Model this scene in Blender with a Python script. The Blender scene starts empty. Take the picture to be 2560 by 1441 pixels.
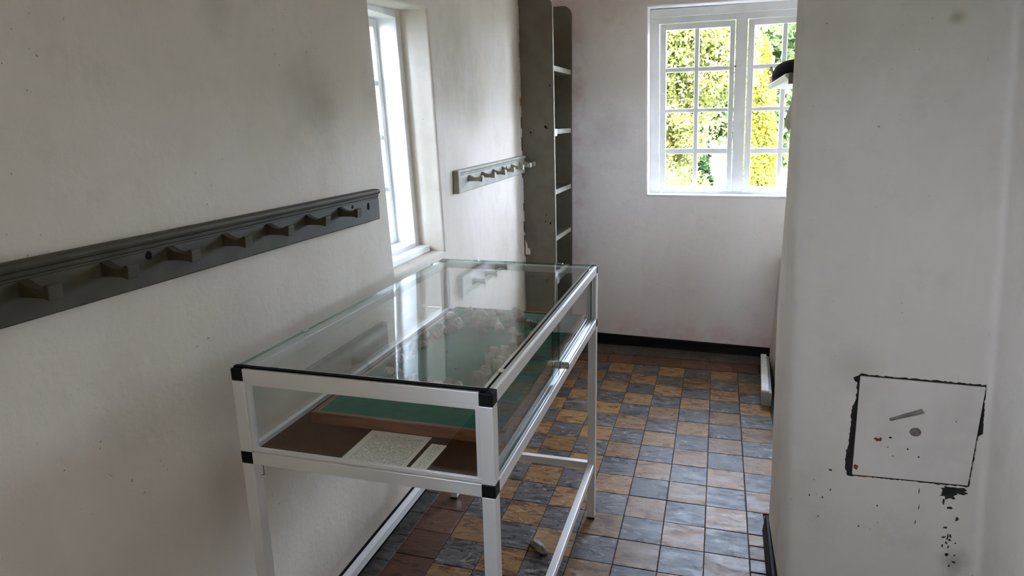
import bpy, bmesh, math, random
from mathutils import Vector, Matrix

random.seed(7)
sc = bpy.context.scene
col = sc.collection

# ------------------------------------------------------------------ camera, world, sun, exposure
cam_d = bpy.data.cameras.new('camera')
cam = bpy.data.objects.new('camera', cam_d); col.objects.link(cam)
cam_d.sensor_width = 36; cam_d.lens = 23.775; cam_d.clip_start = 0.02; cam_d.clip_end = 200
cam.matrix_world = Matrix.Translation((-0.173, -2.362, 1.516)) @ Matrix((
    (0.9578286, -0.0499297, 0.2829690), (0.2865774, 0.2377059, -0.9280998), (-0.0209236, 0.9700530, 0.2419903))).to_4x4()
sc.camera = cam

world = bpy.data.worlds.new('sky'); sc.world = world; world.use_nodes = True
bg = world.node_tree.nodes['Background']
bg.inputs['Color'].default_value = (0.61, 0.735, 0.99, 1); bg.inputs['Strength'].default_value = 15.0

sun_d = bpy.data.lights.new('sun', 'SUN'); sun_d.energy = 18.0; sun_d.angle = 0.01; sun_d.color = (1, 0.94, 0.80)
sun = bpy.data.objects.new('sun', sun_d); col.objects.link(sun)
sun.rotation_euler = Vector((-0.12, 1.0, -1.0)).to_track_quat('-Z', 'Y').to_euler()

def portal(name, loc, direction, sx, sy):
    d = bpy.data.lights.new(name, 'AREA'); d.shape = 'RECTANGLE'; d.size = sx; d.size_y = sy; d.energy = 1
    d.cycles.is_portal = True
    o = bpy.data.objects.new(name, d); col.objects.link(o); o.location = loc
    o.rotation_euler = Vector(direction).to_track_quat('-Z', 'Y').to_euler()
portal('window_portal', (-1.66, 0.05, 1.45), (1, 0, 0), 0.75, 1.15)
portal('window_portal', (-0.10, 2.42, 1.58), (0, -1, 0), 1.2, 1.25)
portal('window_portal', (0.80, 0.93, 1.43), (-1, 0, 0), 0.70, 0.32)  # portal of the added window behind the pillar
portal('window_portal', (-1.66, -2.70, 1.45), (1, 0, 0), 0.85, 1.15)  # portal of the added window beside the camera

sc.view_settings.view_transform = 'Standard'
sc.view_settings.look = 'None'
sc.view_settings.gamma = 1.0
sc.view_settings.use_curve_mapping = False
sc.view_settings.exposure = 2.16
sc.cycles.max_bounces = 14
sc.cycles.diffuse_bounces = 7
sc.cycles.transparent_max_bounces = 24
sc.cycles.sample_clamp_indirect = 8.0

# ------------------------------------------------------------------ materials
def new_mat(name):
    m = bpy.data.materials.new(name); m.use_nodes = True
    nt = m.node_tree; nt.nodes.clear()
    out = nt.nodes.new('ShaderNodeOutputMaterial')
    return m, nt, out

class G:
    """small helper around a node tree"""
    def __init__(s, nt): s.nt = nt; s.pos = None
    def n(s, t, **kw):
        nd = s.nt.nodes.new(t)
        for k, v in kw.items():
            if k[0] == '_': nd.inputs[k[1:].replace('_', ' ')].default_value = v
            else: setattr(nd, k, v)
        return nd
    def l(s, a, b): s.nt.links.new(a, b)
    def coord(s):
        if s.pos is None: s.pos = s.n('ShaderNodeTexCoord').outputs['Object']
        return s.pos
    def scaled(s, sc3, src=None):
        mp = s.n('ShaderNodeMapping'); mp.inputs['Scale'].default_value = sc3
        s.l(src or s.coord(), mp.inputs['Vector']); return mp.outputs[0]
    def noise(s, scale, detail=4, rough=0.55, vec=None, dist=0.0):
        nd = s.n('ShaderNodeTexNoise'); nd.inputs['Scale'].default_value = scale
        nd.inputs['Detail'].default_value = detail; nd.inputs['Roughness'].default_value = rough
        nd.inputs['Distortion'].default_value = dist
        s.l(vec or s.coord(), nd.inputs['Vector']); return nd.outputs['Fac']
    def rng(s, v, a, b, c=0.0, d=1.0, smooth=True):
        nd = s.n('ShaderNodeMapRange'); nd.interpolation_type = 'SMOOTHSTEP' if smooth else 'LINEAR'
        s.l(v, nd.inputs['Value'])
        for k, x in zip(('From Min', 'From Max', 'To Min', 'To Max'), (a, b, c, d)): nd.inputs[k].default_value = x
        return nd.outputs[0]
    def math(s, op, a, b=None):
        nd = s.n('ShaderNodeMath', operation=op)
        for i, x in enumerate((a, b)):
            if x is None: continue
            if isinstance(x, (int, float)): nd.inputs[i].default_value = x
            else: s.l(x, nd.inputs[i])
        return nd.outputs[0]
    def mix(s, f, a, b):
        nd = s.n('ShaderNodeMix', data_type='RGBA')
        for i, x in ((0, f), (6, a), (7, b)):
            if isinstance(x, (int, float)): nd.inputs[i].default_value = x
            elif isinstance(x, tuple): nd.inputs[i].default_value = (*x, 1)
            else: s.l(x, nd.inputs[i])
        return nd.outputs[2]
    def bump(s, h, strength=0.2, dist=0.01):
        nd = s.n('ShaderNodeBump'); nd.inputs['Strength'].default_value = strength; nd.inputs['Distance'].default_value = dist
        s.l(h, nd.inputs['Height']); return nd.outputs[0]
    def bsdf(s, out, colr, rough=0.6, metal=0.0, normal=None, spec=0.5):
        b = s.n('ShaderNodeBsdfPrincipled')
        if isinstance(colr, tuple): b.inputs['Base Color'].default_value = (*colr, 1)
        else: s.l(colr, b.inputs['Base Color'])
        if isinstance(rough, (int, float)): b.inputs['Roughness'].default_value = rough
        else: s.l(rough, b.inputs['Roughness'])
        b.inputs['Metallic'].default_value = metal
        b.inputs['Specular IOR Level'].default_value = spec
        if normal is not None: s.l(normal, b.inputs['Normal'])
        s.l(b.outputs[0], out.inputs['Surface']); return b
    def spot(s, p, r, soft=1.0, wob=0.5, scale=14):
        """0..1 blotch of radius r around point p with a ragged rim"""
        vd = s.n('ShaderNodeVectorMath', operation='DISTANCE'); s.l(s.coord(), vd.inputs[0]); vd.inputs[1].default_value = p
        nz = s.noise(scale, 5, 0.6)
        d = s.math('ADD', vd.outputs['Value'], s.math('MULTIPLY', s.math('SUBTRACT', nz, 0.5), wob * r * 2))
        return s.rng(d, r * (1 - soft), r * (1 + 0.3 * soft), 1, 0)

def plaster(name, base, stain, spots=(), pink=None, speck=0.63, streak=0.5):
    m, nt, out = new_mat(name); g = G(nt)
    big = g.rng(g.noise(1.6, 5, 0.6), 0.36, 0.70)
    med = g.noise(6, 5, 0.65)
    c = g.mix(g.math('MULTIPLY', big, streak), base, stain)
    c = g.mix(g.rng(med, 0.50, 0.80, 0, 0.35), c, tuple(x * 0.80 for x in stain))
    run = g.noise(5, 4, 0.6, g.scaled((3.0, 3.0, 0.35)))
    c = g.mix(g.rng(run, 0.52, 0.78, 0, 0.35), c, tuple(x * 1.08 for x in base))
    if pink:
        zc = g.n('ShaderNodeSeparateXYZ'); g.l(g.coord(), zc.inputs[0])
        f = g.math('MULTIPLY', g.rng(zc.outputs['Z'], pink[0], pink[1], 1, 0), g.rng(g.noise(5, 4, 0.7), 0.36, 0.66))
        c = g.mix(f, c, pink[2])
        f2 = g.math('MULTIPLY', g.rng(zc.outputs['X'], -1.09, -0.93, 1, 0), g.rng(g.noise(7, 4, 0.7), 0.40, 0.66))
        c = g.mix(f2, c, pink[3])
    for (p, r, cc, a) in spots:
        c = g.mix(g.math('MULTIPLY', g.spot(p, r), a), c, cc)
    sp = g.rng(g.noise(85, 2, 0.5), speck + 0.10, speck + 0.135)
    spm = g.math('MULTIPLY', sp, g.rng(g.noise(3, 3, 0.6), 0.44, 0.62))
    c = g.mix(g.math('MULTIPLY', spm, 0.75), c, (0.10, 0.085, 0.07))
    h = g.math('ADD', g.math('MULTIPLY', g.noise(7, 3, 0.5), 1.3), g.math('MULTIPLY', g.noise(70, 5, 0.65), 0.22))
    g.bsdf(out, c, g.rng(g.noise(4, 3), 0.3, 0.7, 0.62, 0.85), 0, g.bump(h, 0.45, 0.012), 0.3)
    return m

def painted(name, c1, c2, rough=0.5, chip=None, chip_at=0.66, scale=14, bump=0.15, metal=0.0, stretch=(1, 1, 1), vary=0):
    m, nt, out = new_mat(name); g = G(nt)
    v = g.scaled(stretch)
    c = g.mix(g.rng(g.noise(scale, 5, 0.6, v), 0.35, 0.68), c1, c2)
    if chip:
        c = g.mix(g.rng(g.noise(34, 5, 0.65), chip_at, chip_at + 0.03), c, chip)
    if vary:
        oi = g.n('ShaderNodeObjectInfo'); mul = g.n('ShaderNodeVectorMath', operation='SCALE'); g.l(c, mul.inputs[0])
        g.l(g.rng(oi.outputs['Random'], 0, 1, 1 - vary, 1 + vary, False), mul.inputs['Scale']); c = mul.outputs[0]
    g.bsdf(out, c, rough, metal, g.bump(g.noise(scale * 3, 4, 0.6, v), bump, 0.004))
    return m

def plain(name, c, rough=0.5, metal=0.0, spec=0.5):
    m, nt, out = new_mat(name); G(nt).bsdf(out, c, rough, metal, None, spec); return m

def glass(name, tint, ior=1.5, haze=0.0):
    m, nt, out = new_mat(name); g = G(nt)
    tr = g.n('ShaderNodeBsdfTransparent'); tr.inputs[0].default_value = (*tint, 1)
    gl = g.n('ShaderNodeBsdfGlossy'); gl.inputs['Roughness'].default_value = 0.0
    geo = g.n('ShaderNodeNewGeometry'); dt = g.n('ShaderNodeVectorMath', operation='DOT_PRODUCT')
    g.l(geo.outputs['Normal'], dt.inputs[0]); g.l(geo.outputs['Incoming'], dt.inputs[1])
    r0 = ((ior - 1) / (ior + 1)) ** 2                    # Schlick reflectance, the same for both faces of a thin sheet
    fr = g.math('ADD', g.math('MULTIPLY', g.math('POWER', g.math('SUBTRACT', 1.0, g.math('ABSOLUTE', dt.outputs['Value'])), 5.0), 1 - r0), r0)
    mx = g.n('ShaderNodeMixShader'); g.l(fr, mx.inputs[0]); g.l(tr.outputs[0], mx.inputs[1]); g.l(gl.outputs[0], mx.inputs[2])
    res = mx.outputs[0]
    if haze:
        df = g.n('ShaderNodeBsdfDiffuse'); df.inputs[0].default_value = (0.6, 0.62, 0.62, 1)
        m2 = g.n('ShaderNodeMixShader')
        g.l(g.rng(g.noise(9, 5, 0.7), 0.35, 0.8, haze * 0.3, haze), m2.inputs[0]); g.l(res, m2.inputs[1]); g.l(df.outputs[0], m2.inputs[2]); res = m2.outputs[0]
    g.l(res, out.inputs['Surface']); return m

def leaf(name, c1, c2, c3, trans=0.45):
    m, nt, out = new_mat(name); g = G(nt)
    c = g.mix(g.rng(g.noise(2.3, 3, 0.6), 0.35, 0.65), c1, c2)
    c = g.mix(g.rng(g.noise(19, 2, 0.6), 0.55, 0.65), c, c3)
    d = g.n('ShaderNodeBsdfDiffuse'); t = g.n('ShaderNodeBsdfTranslucent'); mx = g.n('ShaderNodeMixShader')
    mx.inputs[0].default_value = trans
    g.l(c, d.inputs[0]); g.l(c, t.inputs[0]); g.l(d.outputs[0], mx.inputs[1]); g.l(t.outputs[0], mx.inputs[2])
    g.l(mx.outputs[0], out.inputs['Surface']); return m

def tile_mat(name, c1, c2, c3, c4):
    m, nt, out = new_mat(name); g = G(nt)
    oi = g.n('ShaderNodeObjectInfo')
    off = g.n('ShaderNodeVectorMath', operation='ADD'); g.l(g.coord(), off.inputs[0])
    sc_ = g.n('ShaderNodeVectorMath', operation='SCALE'); sc_.inputs['Scale'].default_value = 40
    g.l(oi.outputs['Location'], sc_.inputs[0]); g.l(sc_.outputs[0], off.inputs[1])
    v = g.scaled((0.7, 1.7, 1), off.outputs[0])
    a = g.noise(12, 6, 0.66, v, 0.8)
    c = g.mix(g.rng(a, 0.34, 0.66), c1, c2)
    c = g.mix(g.rng(g.noise(10, 7, 0.74, v, 2.0), 0.50, 0.58), c, c3)
    c = g.mix(g.rng(g.noise(13, 7, 0.74, v, 2.0), 0.54, 0.62, 0, 0.85), c, c4)
    br = g.rng(oi.outputs['Random'], 0, 1, 0.78, 1.18, False)
    mul = g.n('ShaderNodeVectorMath', operation='SCALE'); g.l(c, mul.inputs[0]); g.l(br, mul.inputs['Scale'])
    pit = g.rng(g.noise(60, 3, 0.5, off.outputs[0]), 0.69, 0.73)
    c = g.mix(g.math('MULTIPLY', pit, 0.8), mul.outputs[0], (0.02, 0.018, 0.016))
    g.bsdf(out, c, g.rng(a, 0.3, 0.7, 0.36, 0.54), 0, g.bump(g.noise(30, 5, 0.6, v), 0.2, 0.003), 0.24)
    return m

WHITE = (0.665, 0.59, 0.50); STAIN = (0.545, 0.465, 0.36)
BROWN = (0.25, 0.215, 0.16)
M = {}
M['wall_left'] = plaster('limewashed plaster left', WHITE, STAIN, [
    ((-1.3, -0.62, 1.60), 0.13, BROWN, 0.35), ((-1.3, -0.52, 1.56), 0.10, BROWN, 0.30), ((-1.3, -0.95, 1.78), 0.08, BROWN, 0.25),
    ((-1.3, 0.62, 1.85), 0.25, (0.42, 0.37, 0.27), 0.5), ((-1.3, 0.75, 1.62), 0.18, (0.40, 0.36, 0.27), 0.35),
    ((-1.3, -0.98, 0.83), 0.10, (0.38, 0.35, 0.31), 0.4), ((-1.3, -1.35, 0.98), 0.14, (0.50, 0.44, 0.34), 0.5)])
M['wall_back'] = plaster('limewashed plaster back', (0.88, 0.83, 0.81), (0.82, 0.75, 0.725), [
    ((-0.85, 2.07, 1.45), 0.16, (0.50, 0.44, 0.38), 0.4), ((-0.9, 2.07, 2.25), 0.3, (0.55, 0.43, 0.34), 0.5)],
    pink=(0.05, 0.30, (0.80, 0.62, 0.61), (0.76, 0.62, 0.60)), streak=0.5)
M['wall_right'] = plaster('limewashed plaster pillar', (0.635, 0.565, 0.49), (0.53, 0.46, 0.36), [
    ((0.08, -0.5, 1.72), 0.20, (0.42, 0.38, 0.29), 0.5), ((0.33, -0.5, 1.80), 0.22, (0.42, 0.38, 0.29), 0.5),
    ((0.20, -0.5, 0.86), 0.07, (0.42, 0.38, 0.29), 0.5), ((0.33, -0.5, 1.72), 0.02, (0.24, 0.19, 0.11), 0.6),
    ((0.49, -0.5, 0.33), 0.045, (0.10, 0.085, 0.07), 0.55), ((0.485, -0.5, 0.25), 0.05, (0.10, 0.085, 0.07), 0.45)], speck=0.64)
M['wall_rear'] = plaster('limewashed plaster rear', (0.78, 0.69, 0.59), (0.70, 0.61, 0.50))
M['ceiling'] = plaster('limewashed ceiling', (0.84, 0.76, 0.65), (0.78, 0.69, 0.57))
M['window_paint'] = painted('white window gloss paint', (0.88, 0.88, 0.86), (0.82, 0.82, 0.79), 0.4, (0.16, 0.14, 0.12), 0.80, 9, 0.10)
M['olive'] = painted('olive drab gloss paint', (0.150, 0.127, 0.090), (0.118, 0.098, 0.066), 0.42, (0.035, 0.03, 0.022), 0.74, 7, 0.12)
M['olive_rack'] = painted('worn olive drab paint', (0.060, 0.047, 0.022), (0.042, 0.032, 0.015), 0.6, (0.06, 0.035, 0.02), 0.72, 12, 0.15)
M['olive_rack_lit'] = painted('olive drab paint in lit tone', (0.36, 0.335, 0.265), (0.28, 0.255, 0.195), 0.5, (0.06, 0.035, 0.02), 0.72, 12, 0.15)  # same paint as the other rack, with brighter daylight painted in
M['olive_pale'] = painted('pale olive paint for edges and noses', (0.42, 0.40, 0.33), (0.31, 0.29, 0.23), 0.5, (0.10, 0.08, 0.06), 0.70, 30, 0.12)  # pale tone; on the near panel edge it paints in the light
M['tar'] = plain('black bitumen paint', (0.004, 0.0035, 0.0035), 0.5, 0, 0.12)
M['alu'] = painted('anodised aluminium', (0.84, 0.82, 0.80), (0.82, 0.80, 0.78), 0.36, None, 0.7, 3, 0.0, 0.45)
M['alu_bright'] = plain('mill finish aluminium track', (0.70, 0.71, 0.72), 0.38, 0.7)
M['chrome'] = plain('worn nickel', (0.62, 0.59, 0.55), 0.2, 1.0)
M['black_plastic'] = plain('black moulded plastic', (0.004, 0.004, 0.0045), 0.45, 0, 0.2)
M['rubber'] = plain('black rubber seal', (0.004, 0.004, 0.004), 0.7, 0, 0.1)
M['glass'] = glass('greenish float glass', (0.975, 0.985, 0.978), 1.52, 0.004)
M['glass_edge'] = glass('glass edge green', (0.22, 0.42, 0.36), 1.5)
M['pane'] = glass('window pane glass', (0.97, 0.98, 0.97), 1.45)
M['wood'] = painted('varnished oak edging', (0.26, 0.092, 0.030), (0.15, 0.050, 0.016), 0.42, None, 0.7, 9, 0.12, 0, (1.2, 12, 12))
M['wood_pale'] = painted('pale softwood edging', (0.34, 0.23, 0.14), (0.24, 0.155, 0.09), 0.5, None, 0.7, 8, 0.12, 0, (12, 1.2, 12))
M['grout'] = painted('dark floor joints', (0.030, 0.026, 0.022), (0.050, 0.042, 0.034), 0.8)
M['tan'] = tile_mat('tan marbled floor tile', (0.215, 0.105, 0.029), (0.26, 0.140, 0.053), (0.095, 0.037, 0.010), (0.34, 0.22, 0.12))
M['slate'] = tile_mat('slate marbled floor tile', (0.072, 0.060, 0.056), (0.120, 0.104, 0.100), (0.019, 0.015, 0.015), (0.26, 0.23, 0.21))
M['brown'] = tile_mat('brown border floor tile', (0.105, 0.040, 0.018), (0.125, 0.055, 0.028), (0.060, 0.023, 0.011), (0.16, 0.085, 0.05))
M['grey'] = tile_mat('dark grey border floor tile', (0.070, 0.060, 0.050), (0.095, 0.083, 0.070), (0.035, 0.030, 0.025), (0.15, 0.13, 0.11))
M['stone'] = painted('pale limestone', (0.37, 0.315, 0.25), (0.19, 0.155, 0.12), 0.9, (0.10, 0.07, 0.05), 0.60, 30, 0.7, vary=0.35)
M['stone_brown'] = painted('brown earth and stone', (0.10, 0.060, 0.038), (0.16, 0.11, 0.075), 0.9, None, 0.7, 22, 0.6)
M['stone_dark'] = painted('grey brown pebble', (0.12, 0.10, 0.085), (0.20, 0.175, 0.15), 0.75, None, 0.7, 40, 0.5)
M['flint'] = painted('grey flint', (0.16, 0.145, 0.125), (0.27, 0.25, 0.22), 0.5, (0.06, 0.05, 0.045), 0.66, 40, 0.5)
M['baize'] = painted('green baize', (0.010, 0.135, 0.075), (0.007, 0.105, 0.058), 0.9, None, 0.7, 60, 0.25)
M['foil'] = plain('crumpled silver scrap', (0.75, 0.75, 0.76), 0.25, 0.9)
M['hatch'] = painted('white painted iron plate', (0.635, 0.57, 0.50), (0.56, 0.495, 0.43), 0.5, (0.09, 0.06, 0.045), 0.80, 6, 0.15)
M['rust'] = painted('rust under lost paint', (0.16, 0.045, 0.018), (0.09, 0.03, 0.015), 0.8, None, 0.7, 60, 0.4)
M['soot_shade'] = painted('gap shade and sooty marks', (0.008, 0.0065, 0.005), (0.022, 0.016, 0.011), 0.95, None, 0.7, 40, 0.6)  # near-black; round the hatch it paints in the shade of the gap
M['putty'] = painted('greyish worn and shaded paint', (0.22, 0.185, 0.16), (0.13, 0.105, 0.09), 0.55, None, 0.7, 40, 0.2)  # dark tone also carries the shading of the hatch bar
M['ledge_white'] = painted('chipped white gloss paint', (0.78, 0.78, 0.76), (0.62, 0.62, 0.60), 0.35, (0.12, 0.11, 0.10), 0.69, 22, 0.2)
M['ledge_grey'] = painted('worn grey paint', (0.28, 0.28, 0.26), (0.38, 0.38, 0.35), 0.5, (0.75, 0.75, 0.72), 0.64, 9, 0.2)
M['cap'] = plain('black felt', (0.008, 0.008, 0.009), 0.8, 0, 0.2)
M['red'] = plain('red card', (0.45, 0.05, 0.04), 0.6)
M['cream_cloth'] = painted('cream cloth', (0.55, 0.50, 0.38), (0.44, 0.39, 0.28), 0.9)
M['hole'] = plain('dark hole', (0.006, 0.005, 0.004), 0.9, 0, 0.1)
M['leaf_pale'] = leaf('pale variegated leaves', (0.23, 0.225, 0.060), (0.105, 0.120, 0.026), (0.40, 0.37, 0.21))
M['leaf_gold'] = leaf('golden conifer sprays', (0.28, 0.25, 0.028), (0.20, 0.195, 0.032), (0.10, 0.13, 0.04))
M['leaf_mid'] = leaf('mid green leaves', (0.10, 0.145, 0.05), (0.15, 0.19, 0.065), (0.055, 0.095, 0.04))
M['leaf_ivy'] = leaf('dark ivy leaves', (0.014, 0.028, 0.012), (0.024, 0.042, 0.016), (0.050, 0.075, 0.030), 0.25)
M['leaf_grey'] = leaf('grey green leaves', (0.20, 0.21, 0.185), (0.14, 0.15, 0.13), (0.26, 0.26, 0.24))
M['bark'] = painted('grey brown bark', (0.22, 0.17, 0.12), (0.13, 0.10, 0.07), 0.9, None, 0.7, 12, 0.6)
M['lawn'] = painted('mown grass', (0.018, 0.022, 0.007), (0.028, 0.032, 0.010), 0.95, None, 0.7, 3, 0.4)
M['gravel'] = painted('pale gravel path', (0.040, 0.036, 0.034), (0.028, 0.026, 0.025), 0.95, None, 0.7, 8, 0.4)

def hessian():
    m, nt, out = new_mat('brown hessian'); g = G(nt)
    w1 = g.n('ShaderNodeTexWave', wave_type='BANDS', bands_direction='X'); w1.inputs['Scale'].default_value = 95; w1.inputs['Distortion'].default_value = 1.2; w1.inputs['Detail Scale'].default_value = 3
    w2 = g.n('ShaderNodeTexWave', wave_type='BANDS', bands_direction='Y'); w2.inputs['Scale'].default_value = 95; w2.inputs['Distortion'].default_value = 1.2; w2.inputs['Detail Scale'].default_value = 3
    for w in (w1, w2): g.l(g.coord(), w.inputs['Vector'])
    f = g.math('MULTIPLY', w1.outputs['Fac'], w2.outputs['Fac'])
    c = g.mix(f, (0.050, 0.020, 0.007), (0.19, 0.085, 0.028))
    c = g.mix(g.rng(g.noise(12, 4), 0.4, 0.7, 0, 0.5), c, (0.075, 0.038, 0.017))
    g.bsdf(out, c, 0.9, 0, g.bump(f, 0.4, 0.002), 0.1); return m
M['hessian'] = hessian()

def typed(name, x0, x1, y0, y1, lines):
    """typed sheet: lines of print run along Y, stacked along X (object coordinates)"""
    m, nt, out = new_mat(name); g = G(nt)
    s = g.n('ShaderNodeSeparateXYZ'); g.l(g.coord(), s.inputs[0])
    t = g.math('MULTIPLY', g.rng(s.outputs['X'], x0, x1, 0, lines, False), 1.0)
    fr = g.math('FRACT', t); row = g.math('FLOOR', t)
    band = g.math('MULTIPLY', g.math('GREATER_THAN', fr, 0.30), g.math('LESS_THAN', fr, 0.78))
    cmb = g.n('ShaderNodeCombineXYZ'); g.l(g.math('MULTIPLY', row, 7.31), cmb.inputs['X']); g.l(g.math('MULTIPLY', s.outputs['Y'], 420), cmb.inputs['Y'])
    ch = g.noise(1.0, 2, 0.6, cmb.outputs[0])
    cmb2 = g.n('ShaderNodeCombineXYZ'); g.l(g.math('MULTIPLY', row, 3.7), cmb2.inputs['X']); g.l(g.math('MULTIPLY', s.outputs['Y'], 90), cmb2.inputs['Y'])
    wd = g.noise(1.0, 1, 0.5, cmb2.outputs[0])
    ink = g.math('MULTIPLY', band, g.math('MULTIPLY', g.rng(ch, 0.42, 0.58), g.rng(wd, 0.36, 0.42)))
    edge = g.math('MULTIPLY', g.math('GREATER_THAN', s.outputs['Y'], y0), g.math('LESS_THAN', s.outputs['Y'], y1))
    ed2 = g.math('MULTIPLY', g.math('GREATER_THAN', s.outputs['X'], x0), g.math('LESS_THAN', s.outputs['X'], x1))
    ink = g.math('MULTIPLY', g.math('MULTIPLY', ink, edge), ed2)
    c = g.mix(g.math('MULTIPLY', ink, 0.7), (0.92, 0.87, 0.79), (0.06, 0.06, 0.06))
    g.bsdf(out, c, 0.8, 0, None, 0.2); return m

# ------------------------------------------------------------------ mesh helpers
class MB:
    def __init__(s): s.v = []; s.f = []; s.m = []
    def add(s, vs, fs, mi=0):
        b = len(s.v); s.v += [tuple(p) for p in vs]; s.f += [[b + i for i in f] for f in fs]; s.m += [mi] * len(fs); return s
    def box(s, x0, x1, y0, y1, z0, z1, mi=0, mis=None):
        vs = [(x0, y0, z0), (x1, y0, z0), (x1, y1, z0), (x0, y1, z0), (x0, y0, z1), (x1, y0, z1), (x1, y1, z1), (x0, y1, z1)]
        return s.hexa(vs, mi, mis)
    def hexa(s, vs, mi=0, mis=None):
        fs = [(0, 3, 2, 1), (4, 5, 6, 7), (0, 1, 5, 4), (1, 2, 6, 5), (2, 3, 7, 6), (3, 0, 4, 7)]   # bottom top front right back left
        b = len(s.v); s.v += [tuple(p) for p in vs]; s.f += [[b + i for i in f] for f in fs]
        s.m += list(mis) if mis else [mi] * 6; return s
    def prism(s, poly, fn, a, b, mi=0):
        """poly 2-D, fn(p, t) -> 3-D point, extruded t=a..b"""
        n = len(poly)
        vs = [fn(p, a) for p in poly] + [fn(p, b) for p in poly]
        fs = [tuple(range(n))[::-1], tuple(range(n, 2 * n))] + [(i, (i + 1) % n, n + (i + 1) % n, n + i) for i in range(n)]
        return s.add(vs, fs, mi)
    def tube(s, p0, p1, r0, r1=None, n=12, mi=0):
        r1 = r0 if r1 is None else r1
        p0, p1 = Vector(p0), Vector(p1); d = (p1 - p0).normalized()
        u = d.orthogonal().normalized(); w = d.cross(u)
        vs = []
        for p, r in ((p0, r0), (p1, r1)):
            vs += [p + (u * math.cos(2 * math.pi * i / n) + w * math.sin(2 * math.pi * i / n)) * r for i in range(n)]
        fs = [tuple(range(n))[::-1], tuple(range(n, 2 * n))] + [(i, (i + 1) % n, n + (i + 1) % n, n + i) for i in range(n)]
        return s.add(vs, fs, mi)
    def build(s, name, mats, parent=None, bevel=0, smooth=False, shift=None, fix=True):
        me = bpy.data.meshes.new(name)
        vs = s.v if shift is None else [(x - shift[0], y - shift[1], z - shift[2]) for x, y, z in s.v]
        me.from_pydata(vs, [], s.f)
        for mt in (mats if isinstance(mats, (list, tuple)) else [mats]): me.materials.append(mt)
        me.polygons.foreach_set('material_index', s.m)
        if smooth: me.polygons.foreach_set('use_smooth', [True] * len(me.polygons))
        me.update()
        if fix:
            bm = bmesh.new(); bm.from_mesh(me); bmesh.ops.recalc_face_normals(bm, faces=bm.faces); bm.to_mesh(me); bm.free()
        o = bpy.data.objects.new(name, me); col.objects.link(o)
        if parent: o.parent = parent
        if shift is not None: o.location = shift
        if bevel:
            b = o.modifiers.new('bevel', 'BEVEL'); b.width = bevel; b.segments = 2; b.limit_method = 'ANGLE'; b.angle_limit = 0.7
        return o

def empty(name, loc=(0, 0, 0)):
    o = bpy.data.objects.new(name, None); o.empty_display_size = 0.1; col.objects.link(o); o.location = loc; return o
def tag(o, label, cat, group=None):
    o['label'] = label; o['category'] = cat
    if group: o['group'] = group
    return o
def struct(o): o['kind'] = 'structure'; return o
class T:
    """a thing: an Empty at base; parts are given in world coordinates"""
    def __init__(s, name, label, cat, loc, group=None):
        s.o = tag(empty(name, loc), label, cat, group); s.loc = Vector(loc)
    def part(s, name, mb, mat, bevel=0, smooth=False, parent=None, label=None):
        off = s.loc
        mb.v = [(x - off.x, y - off.y, z - off.z) for x, y, z in mb.v]
        o = mb.build(name, mat, parent or s.o, bevel, smooth)
        if label: o['label'] = label
        return o

# ------------------------------------------------------------------ setting: walls
ZC = 2.60
def wall_hole(name, mat, fn, rect, hole, depth, r, normal_out=1):
    """wall with one four-cornered hole. fn(a, z, d): a along wall, d = depth behind the room face.
    rect = (a0, a1, z0, z1); hole = 4 corners (a, z) bottom-left, bottom-right, top-right, top-left"""
    mb = MB()
    a0, a1, z0, z1 = rect
    cx = sum(p[0] for p in hole) / 4; cz = sum(p[1] for p in hole) / 4
    def ring(off):
        out = []
        for (a, z) in hole:
            out.append((a + (off if a > cx else -off), z + (off if z > cz else -off)))
        return out
    def dens(c, n=10):
        pts = []
        for i in range(4):
            p, q = c[i], c[(i + 1) % 4]
            pts += [(p[0] + (q[0] - p[0]) * k / n, p[1] + (q[1] - p[1]) * k / n) for k in range(n)]
        return pts
    outer = dens([(a0, z0), (a1, z0), (a1, z1), (a0, z1)])
    loops = [[fn(a, z, 0) for a, z in outer]]
    prof = []
    for k in range(6):
        t = k / 5 * math.pi / 2
        prof.append((r * (1 - math.sin(t)), r * (1 - math.cos(t))))
    prof.append((0, depth))
    for off, d in prof:
        loops.append([fn(a, z, d) for a, z in dens(ring(off))])
    loops.append([fn(a, z, depth) for a, z in outer])
    n = len(outer); vs = [p for L in loops for p in L]; fs = []
    for k in range(len(loops) - 1):
        for i in range(n):
            fs.append((k * n + i, k * n + (i + 1) % n, (k + 1) * n + (i + 1) % n, (k + 1) * n + i))
    k = len(loops) - 1                               # outside rim back to the first loop closes the body
    for i in range(n): fs.append((k * n + i, k * n + (i + 1) % n, (i + 1) % n, i))
    mb.add(vs, fs)
    o = mb.build(name, mat); struct(o)
    for p in o.data.polygons: p.use_smooth = True
    o.data.set_sharp_from_angle(angle=math.radians(40))
    return o

WX = -1.30
lsh = lambda z: -0.074 * (z - 0.96)                   # the opening leans a little, as old walls do
L_hole = [(-0.146, 0.962), (0.343, 0.962), (0.343 + lsh(1.945), 1.945), (-0.146 + lsh(1.925), 1.925)]
wall_hole('wall_left', M['wall_left'], lambda a, z, d: (WX - d, a, z), (-2.10, 2.42, 0, ZC), L_hole, 0.30, 0.012)
wall_hole('wall_left', M['wall_left'], lambda a, z, d: (WX - d, a, z), (-3.62, -2.10, 0, ZC), [(-3.08, 0.90), (-2.32, 0.90), (-2.32, 1.98), (-3.08, 1.98)], 0.30, 0.022)

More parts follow.
